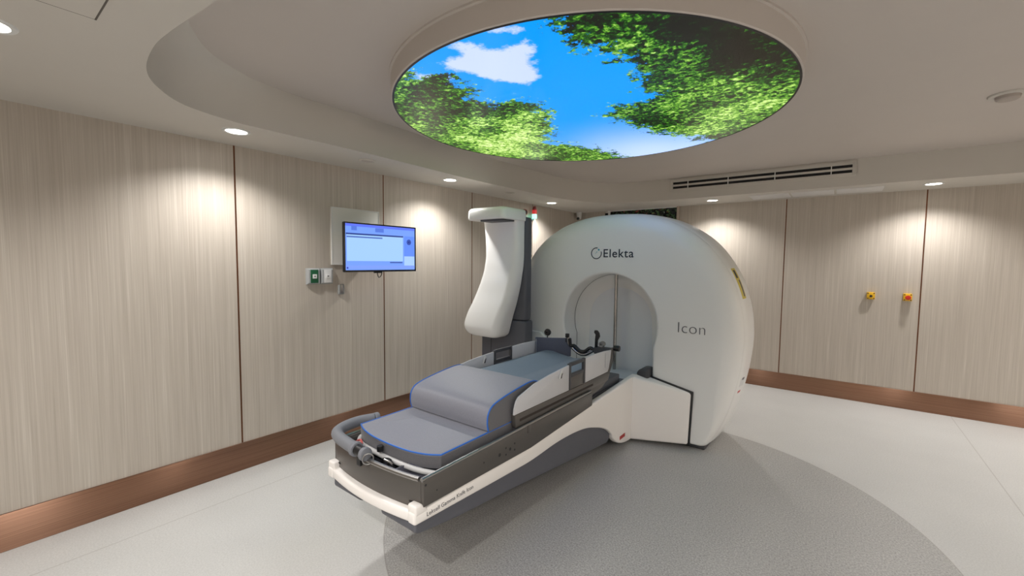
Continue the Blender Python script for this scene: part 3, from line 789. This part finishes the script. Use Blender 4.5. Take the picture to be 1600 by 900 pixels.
# detector head on top
bm = bmesh.new()
hs = [(2.000, 0, .05), (2.004, .010, .05), (2.015, .016, .05), (2.065, .016, .05), (2.088, .010, .05), (2.102, -.008, .05), (2.110, -.04, .045)]
rg = []
for z, e, r in hs:
    sec = rsec(-2.935-e*.5, -2.478+e*.3, 3.10-e*.5, 3.455, 0, r)
    rg.append([(x, y, z+(.010*math.sin(PI*min(1, max(0, (x+2.95)/.47))))) for x, y, _ in sec])
loft(bm, rg)
finish('detector_head', bm, WHITE, ia, smooth=50)
finish('detector_plate', box(-2.80, -2.51, 3.14, 3.31, 1.985, 2.004), DGREY, ia, bevel=.004)

# ---------------------------------------------------------------- patient couch
KX = -1.755
couch = thing('patient_couch', (KX, 2.4, 0), 'long cantilevered treatment couch with white side beams and grey mattress', 'treatment couch')
def mx(x): return 2*KX-x
top = [(3.80, .57), (3.70, .595), (3.60, .592), (3.30, .575), (2.80, .550), (2.03, .502), (1.59, .510), (1.158, .507)]
botm = catmull([(1.158, .450, 0), (1.50, .434, 0), (1.85, .418, 0), (2.06, .412, 0), (2.38, .424, 0), (2.69, .401, 0), (2.91, .345, 0), (3.08, .280, 0), (3.19, .205, 0), (3.215, .165, 0), (3.30, .10, 0), (3.42, .055, 0), (3.585, .03, 0), (3.80, .03, 0)], 5)
poly = [(p.x, p.y) for p in botm]+top
ra = finish('side_beam', P_(poly, 'x', -1.452, -1.402), CREAM, couch, bevel=.012, seg=3)
la = finish('side_beam', P_(poly, 'x', mx(-1.402), mx(-1.452)), CREAM, couch, bevel=.012, seg=3)
hull = [(1.19, .455), (1.155, .435), (1.20, .385), (1.45, .345), (1.85, .302), (2.55, .215), (2.95, .165), (3.16, .14), (3.21, .20), (3.08, .30), (2.91, .36), (2.69, .41), (2.38, .44), (1.85, .44)]
hull = [(1.20, .46), (1.180, .445), (1.178, .405), (1.20, .385), (1.45, .345), (1.85, .302), (2.55, .215), (2.95, .165), (3.15, .142), (3.20, .165), (3.205, .22), (3.10, .40), (2.4, .45)]
finish('beam_hull', P_(hull, 'x', -1.675, -1.425), SLATE, couch, bevel=.02, seg=3)
finish('beam_hull', P_(hull, 'x', mx(-1.425), mx(-1.66)), SLATE, couch, bevel=.02, seg=3)
# curved foot bumper and front panel (plan arcs)
def arc_y(x, y0=1.155, k=.30): return y0+k*(x-KX)**2
xs = [KX-.350+.700*i/28 for i in range(29)]
def arc_wall(z0, z1, out, thick, xs=xs, lean=0):
    P0 = [(x, arc_y(x)-out) for x in xs]; P1 = [(x, arc_y(x)-out+thick) for x in xs][::-1]
    bm = bmesh.new(); prism(bm, P0+P1, 'z', z0, z1)
    if lean:
        for v in bm.verts:
            if v.co.z > (z0+z1)/2: v.co.y += lean
    return bm
finish('foot_bumper', arc_wall(.452, .505, .022, .09), CREAM, couch, bevel=.014, seg=3)
for s in (-1, 1):
    x = KX+s*.326
    finish('bumper_corner', P_([(1.163, .49), (1.245, .49), (1.215, .520), (1.20, .536), (1.163, .536)], 'x', x-.027, x+.0285), CREAM, couch, bevel=.008, seg=3)
finish('foot_panel', arc_wall(.50, .632, -.012, .03, xs=[KX-.342+.684*i/28 for i in range(29)], lean=-.0), TAUPE, couch, bevel=.004)
finish('panel_lip', T_([(x, arc_y(x)+.022, .634) for x in xs[1:-1]], .012, n=10), STEEL, couch)
# side rails
rail = [(1.205, .517), (1.205, .628), (1.225, .638), (2.815, .646), (2.815, .546), (2.03, .500)]
for a, b in ((-1.43, -1.397), (mx(-1.397), mx(-1.43))):
    finish('side_rail', P_(rail, 'x', a, b), TAUPE, couch, bevel=.004)
for s in (1, -1):
    xx = -1.405 if s == 1 else mx(-1.405)
    bm = T_([(xx-.006*s, 1.205, .637), (xx-.006*s, 2.81, .648)], .010, n=10)
    finish('rail_top', bm, STEEL, couch)
for y, z, r in ((1.187+.03, .615, .006), (1.283, .565, .004), (1.605, .570, .005), (1.733, .564, .010), (1.787, .583, .006), (1.788, .546, .006), (1.825, .565, .009), (1.866, .583, .006), (1.866, .547, .006)):
    finish('screw_hole', cyl(bmesh.new(), (-1.3985, y, z), 'x', r, .002, 16), BLACK, couch)
finish('rail_clip', box(-1.398, -1.394, 1.99, 2.02, .600, .645), TAUPE, couch, bevel=.001)
# inner deck, carriage under the mattress
finish('deck', boxes([(mx(-1.432), -1.432, 1.33, 2.82, .56, .606)]), DGREY, couch, bevel=.004)
finish('carriage', box(mx(-1.47), -1.47, 1.32, 3.62, .46, .558), SLATE, couch, bevel=.01)
finish('carriage_head', box(mx(-1.48), -1.48, 2.822, 3.50, .5585, .63), SLATE, couch, bevel=.01)
finish('docking_platform', box(-1.96, -1.50, 3.505, 4.02, .48, .535), paint('platform_grey', srgb(206, 208, 212), .4), couch, bevel=.012, seg=3)
finish('platform_label', box(-1.66, -1.60, 3.60, 3.68, .5352, .5362), GPRINT, couch)
# tray in the foot end
bm = boxes([(KX-.33, KX+.33, 1.19, 1.33, .525, .532), (KX-.33, KX+.33, 1.322, 1.329, .532, .60), (KX+.14, KX+.146, 1.20, 1.32, .532, .622)])
finish('foot_tray', bm, SLOT, couch)
finish('tray_bin', boxes([(KX+.15, KX+.32, 1.205, 1.30, .56, .566), (KX+.15, KX+.32, 1.2955, 1.30, .566, .625), (KX+.15, KX+.155, 1.205, 1.2954, .566, .625)]), paint('bin_grey', srgb(96, 96, 106), .5), couch)
finish('support_bar', T_(catmull([(KX-.32, 1.40, .618), (KX-.31, 1.33, .618), (KX-.22, 1.283, .618), (KX, 1.268, .618), (KX+.2, 1.277, .618), (KX+.325, 1.31, .618)], 8), .013, n=12), paint('pale_bar', srgb(196, 194, 192), .35), couch)
hb = catmull([(-2.13, 1.46, .672), (-2.155, 1.385, .672), (-2.15, 1.30, .672), (-2.11, 1.22, .672), (-2.03, 1.185, .672), (-1.93, 1.172, .670), (-1.85, 1.166, .668)], 8)
finish('foam_handle', T_(hb, .030, n=18), GRIP, couch, bevel=0)
finish('handle_end', cyl(bmesh.new(), (-2.128, 1.46, .672), (.15, 1, 0), .031, .03, 20), GRIP, couch, bevel=.006)
finish('handle_post', box(-2.14, -2.11, 1.44, 1.48, .60, .66), BLACK, couch)
finish('handle_post', box(-1.83, -1.80, 1.155, 1.18, .60, .65), BLACK, couch)
d = (1, -.03, -.01)
finish('handle_collar', cyl(bmesh.new(), (-1.868, 1.167, .668), d, .036, .028, 24), GRIP, couch, bevel=.005)
finish('handle_grip', cyl(bmesh.new(), (-1.8395, 1.166, .668), d, .026, .055, 24), BLACK, couch)
finish('handle_cap', cyl(bmesh.new(), (-1.784, 1.164, .667), d, .033, .025, 24), GRIP, couch, bevel=.005)
bm = bmesh.new()
finish('hose_loop', T_([(-1.745+.024*math.sin(a)*.5, 1.162+.022*math.sin(a), .650+.026*math.cos(a)) for a in [2*PI*k/20 for k in range(20)]], .0035, n=8, closed=True), STEEL, couch)
finish('cable_bundle', T_(catmull([(-1.75, 1.24, .60), (-1.72, 1.235, .63), (-1.68, 1.24, .635), (-1.65, 1.225, .615), (-1.64, 1.23, .60), (-1.62, 1.24, .59)], 8), .007, n=8), BLACK, couch)
finish('tap_fitting', tube(cyl(bmesh.new(), (-1.667, 1.225, .60), 'z', .009, .035, 14), [(-1.70, 1.222, .638), (-1.66, 1.225, .636), (-1.64, 1.226, .63)], .006, n=8), CHROME, couch)
finish('knob', cyl(bmesh.new(), (-1.79, 1.262, .640), 'z', .016, .03, 18), BLACK, couch, bevel=.003)
finish('red_hose', T_(catmull([(-1.99, 1.235, .63), (-1.96, 1.25, .655), (-1.93, 1.245, .665), (-1.905, 1.235, .655)], 8), .006, n=8), paint('red_tube', srgb(190, 90, 84), .4), couch)
finish('pale_connector', cyl(bmesh.new(), (-1.925, 1.235, .645), (1, -.2, -.1), .013, .04, 16), paint('connector', srgb(170, 168, 172), .4), couch, bevel=.002)

# mattresses
ML, MR = -2.085, -1.455
front = catmull([(ML, 1.345, 0), (-2.0, 1.312, 0), (-1.89, 1.291, 0), (-1.76, 1.285, 0), (-1.62, 1.294, 0), (-1.52, 1.322, 0), (MR, 1.362, 0)], 5)
plan = [(p.x, p.y) for p in front]+[(MR, 2.30), (ML, 2.30)]
bm = P_(plan, 'z', .612, .684)
finish('foot_mattress', bm, FOOTF, couch, bevel=.010, seg=3)
sd = bmesh.new(); cxp, cyp = KX, 1.8
P0 = [(p.x+(-.0012 if p.x < KX else .0012)*0, p.y) for p in front]
def band(pts, z0, z1, off):
    b = bmesh.new(); vs = []
    for i, (x, y) in enumerate(pts):
        a = Vector(pts[max(0, i-1)]); c = Vector(pts[min(len(pts)-1, i+1)]); t = (c-a).normalized(); nn = Vector((t.y, -t.x))
        vs.append((Vector((x, y))+nn*off, Vector((x, y))+nn*(-.004)))
    loft(b, [[(p.x, p.y, z0), (p.x, p.y, z1), (q.x, q.y, z1), (q.x, q.y, z0)] for p, q in vs]); return b
edge = [(ML, 1.90)]+[(ML, 1.6)]+[(p.x, p.y) for p in front]+[(MR, 1.6), (MR, 1.925)]
o = finish('mattress_side', band(edge, .616, .674, .0016), SIDEF, couch); 
pip = [(x, y, .6815) for x, y in edge]
finish('mattress_piping', T_([(x+(-.0005), y, z) for x, y, z in pip], .0038, n=8), BLUE, couch)
# torso mattress: hollowed section
sec = [(-2.06, .66), (-2.06, .812), (-2.02, .824), (-1.90, .800), (-1.775, .782), (-1.755, .781), (-1.70, .788), (-1.50, .80), (-1.462, .795), (-1.455, .66)]
bm = bmesh.new(); prism(bm, sec, 'y', 2.16, 3.20)
finish('torso_mattress', bm, TORSOF, couch, bevel=.012, seg=3, smooth=25)
# slide rails carrying the guards
sl = [(1.905, .650), (1.895, .728), (2.90, .728), (3.10, .735), (3.165, .72), (3.13, .665), (3.05, .655)]
for s in (1, -1):
    a, b = (-1.45, -1.418) if s == 1 else (mx(-1.418), mx(-1.45))
    r_ = finish('slide_rail', P_(sl, 'x', a, b), TAUPE, couch, bevel=.004)
    xo = -1.4185 if s == 1 else mx(-1.4185)-.003
    finish('rail_groove', box(xo, xo+.003, 1.94, 2.86, .682, .696), SEAM, couch)
# head-end support shells
sh = catmull([(2.83, .60, 0), (3.05, .625, 0), (3.17, .70, 0), (3.24, .80, 0), (3.26, .905, 0)], 6)
sh2 = catmull([(3.215, .905, 0), (3.19, .81, 0), (3.13, .738, 0), (3.0, .70, 0), (2.83, .69, 0)], 6)
hp_ = [(p.x, p.y) for p in sh]+[(p.x, p.y) for p in sh2]
for s in (1, -1):
    a, b = (-1.452, -1.430) if s == 1 else (mx(-1.430), mx(-1.452))
    finish('head_support', P_(hp_, 'x', a, b), TAUPE, couch, bevel=.004)
# guards
gpts = [(1.885, .730), (1.888, .765), (1.905, .805), (1.93, .828), (2.09, .868), (2.25, .887), (2.40, .898), (2.47, .902)]
g1 = gpts+[(2.505, .904), (2.505, .730)]
g2 = [(2.725, .730), (2.725, .910), (2.90, .914), (3.05, .910), (3.175, .900), (3.165, .84), (3.135, .755), (3.115, .735)]
for s in (1, -1):
    a, b = (-1.428, -1.418) if s == 1 else (mx(-1.418), mx(-1.428))
    finish('side_guard', P_(g1, 'x', a, b), LGREY, couch, bevel=.003)
    finish('side_guard', P_(g2, 'x', a, b), LGREY, couch, bevel=.003)
    m_ = DGREY
    c, d_ = (a-.006, b+.006)
    fr = [(c, d_, 2.500, 2.522, .732, .912), (c, d_, 2.706, 2.728, .732, .916), (c, d_, 2.5221, 2.7059, .892, .915), (c, d_, 2.5221, 2.7059, .815, .838)]
    finish('handle_frame', boxes(fr), m_, couch, bevel=.003)
    finish('handle_panel', box(a-.003, b+.003, 2.5225, 2.7055, .732, .8145), TAUPE if s == 1 else SLATE, couch, bevel=.002)
    lx = b+.001 if s == 1 else b+.001
    lt = finish('guard_latch', P_([(2.362, .838), (2.392, .836), (2.406, .885), (2.396, .893), (2.372, .870)], 'x', lx, lx+.006), WPLATE, couch, bevel=.0015)
    lt2 = finish('latch_slot', P_([(2.378, .838), (2.392, .838), (2.404, .872), (2.394, .868)], 'x', lx+.0062, lx+.007), BLACK, couch)
# head-end padded flap (curved) and frame adapter
fl = catmull([(-2.075, 3.06, 0), (-2.04, 3.13, 0), (-1.97, 3.20, 0), (-1.90, 3.235, 0), (-1.83, 3.25, 0)], 6)
def flap(path, zt0, zt1, dip):
    b = bmesh.new(); rg = []
    N_ = len(path)
    for i, p in enumerate(path):
        a = path[max(0, i-1)]; c = path[min(N_-1, i+1)]; t = (c-a).normalized(); nn = Vector((t.y, -t.x, 0))
        u = i/(N_-1); zt = zt0+(zt1-zt0)*u-dip*math.sin(PI*u)
        rg.append([(*(p+nn*.008).xy, .775), (*(p+nn*.008).xy, zt), (*(p-nn*.008).xy, zt), (*(p-nn*.008).xy, .775)])
    loft(b, rg); return b
finish('head_flap', flap(fl, .945, .940, .012), HEADF, couch, bevel=.004)
fr_ = [Vector((2*KX-p.x+.012, p.y, 0)) for p in fl[:12]]
finish('head_flap', flap(fr_, .895, .86, 0), HEADF, couch, bevel=.004)
finish('stitching', boxes([(-2.062+.004*0, -2.058, 3.045, 3.049, .79+.012*k, .795+.012*k) for k in range(12)]), LGREY, couch)
finish('round_knob', revolve(bmesh.new(), [(.010, 3.205), (.026, 3.205), (.032, 3.22), (.026, 3.24), (.010, 3.24), (.010, 3.205)], (-2.055, 0, .968), axis='y', n=24), BLACK, couch)
finish('knob_post', T_([(-2.06, 3.228, .90), (-2.06, 3.228, .947)], .006), CHROME, couch)
# head frame adapter: chrome U with black inner pad
YU = 3.24; AX = -1.712
def U(w, zt, zb, dy=0):
    return catmull([(AX+.0-w, YU+dy, zt), (AX-w*.92, YU+dy, zt-.06), (AX-w*.62, YU+dy, zb+.035), (AX-w*.2, YU+dy, zb), (AX+w*.2, YU+dy, zb), (AX+w*.62, YU+dy, zb+.035), (AX+w*.92, YU+dy, zt-.07)], 8)
finish('frame_adapter', T_(U(.145, .945, .815), .0135, n=12), CHROME, couch)
finish('adapter_pad', T_(U(.122, .935, .842, -.006), .015, n=10), BLACK, couch)
finish('adapter_knob', cyl(bmesh.new(), (AX-.15, YU, .94), 'z', .018, .035, 18), BLACK, couch, bevel=.004)
finish('adapter_block', box(AX-.165, AX-.13, YU-.012, YU+.02, .90, .935), DGREY, couch, bevel=.004)
finish('adapter_arm', P_([(AX+.122, .86), (AX+.142, .86), (AX+.146, .95), (AX+.164, .985), (AX+.158, 1.015), (AX+.140, 1.035), (AX+.118, 1.035), (AX+.114, 1.015), (AX+.128, 1.0), (AX+.124, .96)], 'y', YU-.02, YU+.0), BLACK, couch, bevel=.003)
finish('adapter_clamp', revolve(bmesh.new(), [(.008, YU-.03), (.022, YU-.03), (.024, YU), (.02, YU+.02), (.008, YU+.02), (.008, YU-.03)], (AX+.185, 0, .925), axis='y', n=20), STEEL, couch)
finish('adapter_base', box(AX+.12, AX+.26, YU-.03, YU+.05, .84, .895), DGREY, couch, bevel=.006)
finish('rod_clamp', cyl(bmesh.new(), (-1.436, 3.262, .90), 'x', .024, .05, 20), BLACK, couch, bevel=.004)
finish('red_tag', box(-1.4018, -1.4006, 3.35, 3.46, .105, .135), paint('tag_red', srgb(176, 60, 56), .5), couch)
text('side_lettering', 'Leksell Gamma Knife Icon', .029, GPRINT, couch, (-1.4012, 1.225, .466), (0, 1, 0), (0, 0, 1), 1.0, -.0004, .0008)

# ---------------------------------------------------------------- knee bolster
bo = thing('knee_bolster', (KX, 1.95, .69), 'wedge-shaped grey padded bolster with blue piping lying on the mattress', 'bolster')
prof = catmull([(1.70, .690, 0), (1.692, .735, 0), (1.700, .785, 0), (1.74, .822, 0), (1.84, .846, 0), (1.98, .866, 0), (2.09, .876, 0), (2.15, .868, 0), (2.22, .835, 0)], 6)
pr = [(p.x, p.y) for p in prof]+[(2.27, .80), (2.27, .800)]
pr = [(p.x, p.y) for p in prof]+[(2.25, .829), (2.15, .829), (2.145, .690)]
bm = bmesh.new()
xsb = [-2.084, -2.076, -2.045, -1.95, KX, -1.56, -1.49, -1.462, -1.452]
scl = [.985, .995, 1.0, 1.004, 1.006, 1.004, 1.0, .995, .985]
rg = []
for x, s in zip(xsb, scl):
    rg.append([(x, 1.95+(y-1.95)*(1-(1-s)*.6), .69+(z-.69)*(s if z > .70 else 1)) for y, z in pr])
loft(bm, rg)
finish('cushion', bm, FOOTF, bo, smooth=30)
finish('side_face', P_([(y if y < 1.72 else y, z-.004) for y, z in [(p[0]+.004 if p[0] < 1.8 else p[0], p[1]) for p in pr]], 'x', -1.4522, -1.4505), SIDEF, bo)
for x, nm in ((-1.4525, 'piping'), (-2.0845, 'piping')):
    pp = [(x, 1.95+(p.x-1.95)*.992, .69+(p.y-.69)*.985+.001) for p in prof]
    finish(nm, T_(pp, .0042, n=8), BLUE, bo)

# ---------------------------------------------------------------- camera
cam = bpy.data.cameras.new('camera'); co_ = bpy.data.objects.new('camera', cam); COL.objects.link(co_)
cam.sensor_width = 36; cam.lens = 666/1600*36; cam.clip_start = .05
Rw = Matrix(((0.79380767, 0.60807886, 0.01046372), (-0.04598088, 0.04285125, 0.99802281), (0.60642819, -0.79271929, 0.06197565)))
M = Rw.transposed().to_4x4(); M.translation = (0, 0, 1.6)
co_.matrix_world = M
SC.camera = co_

w = bpy.data.worlds.new('world'); SC.world = w; w.use_nodes = True
w.node_tree.nodes['Background'].inputs[0].default_value = (.02, .02, .02, 1)
SC.view_settings.view_transform = 'Standard'; SC.view_settings.look = 'None'
SC.view_settings.gamma = 1; SC.view_settings.use_curve_mapping = False
SC.view_settings.exposure = .40
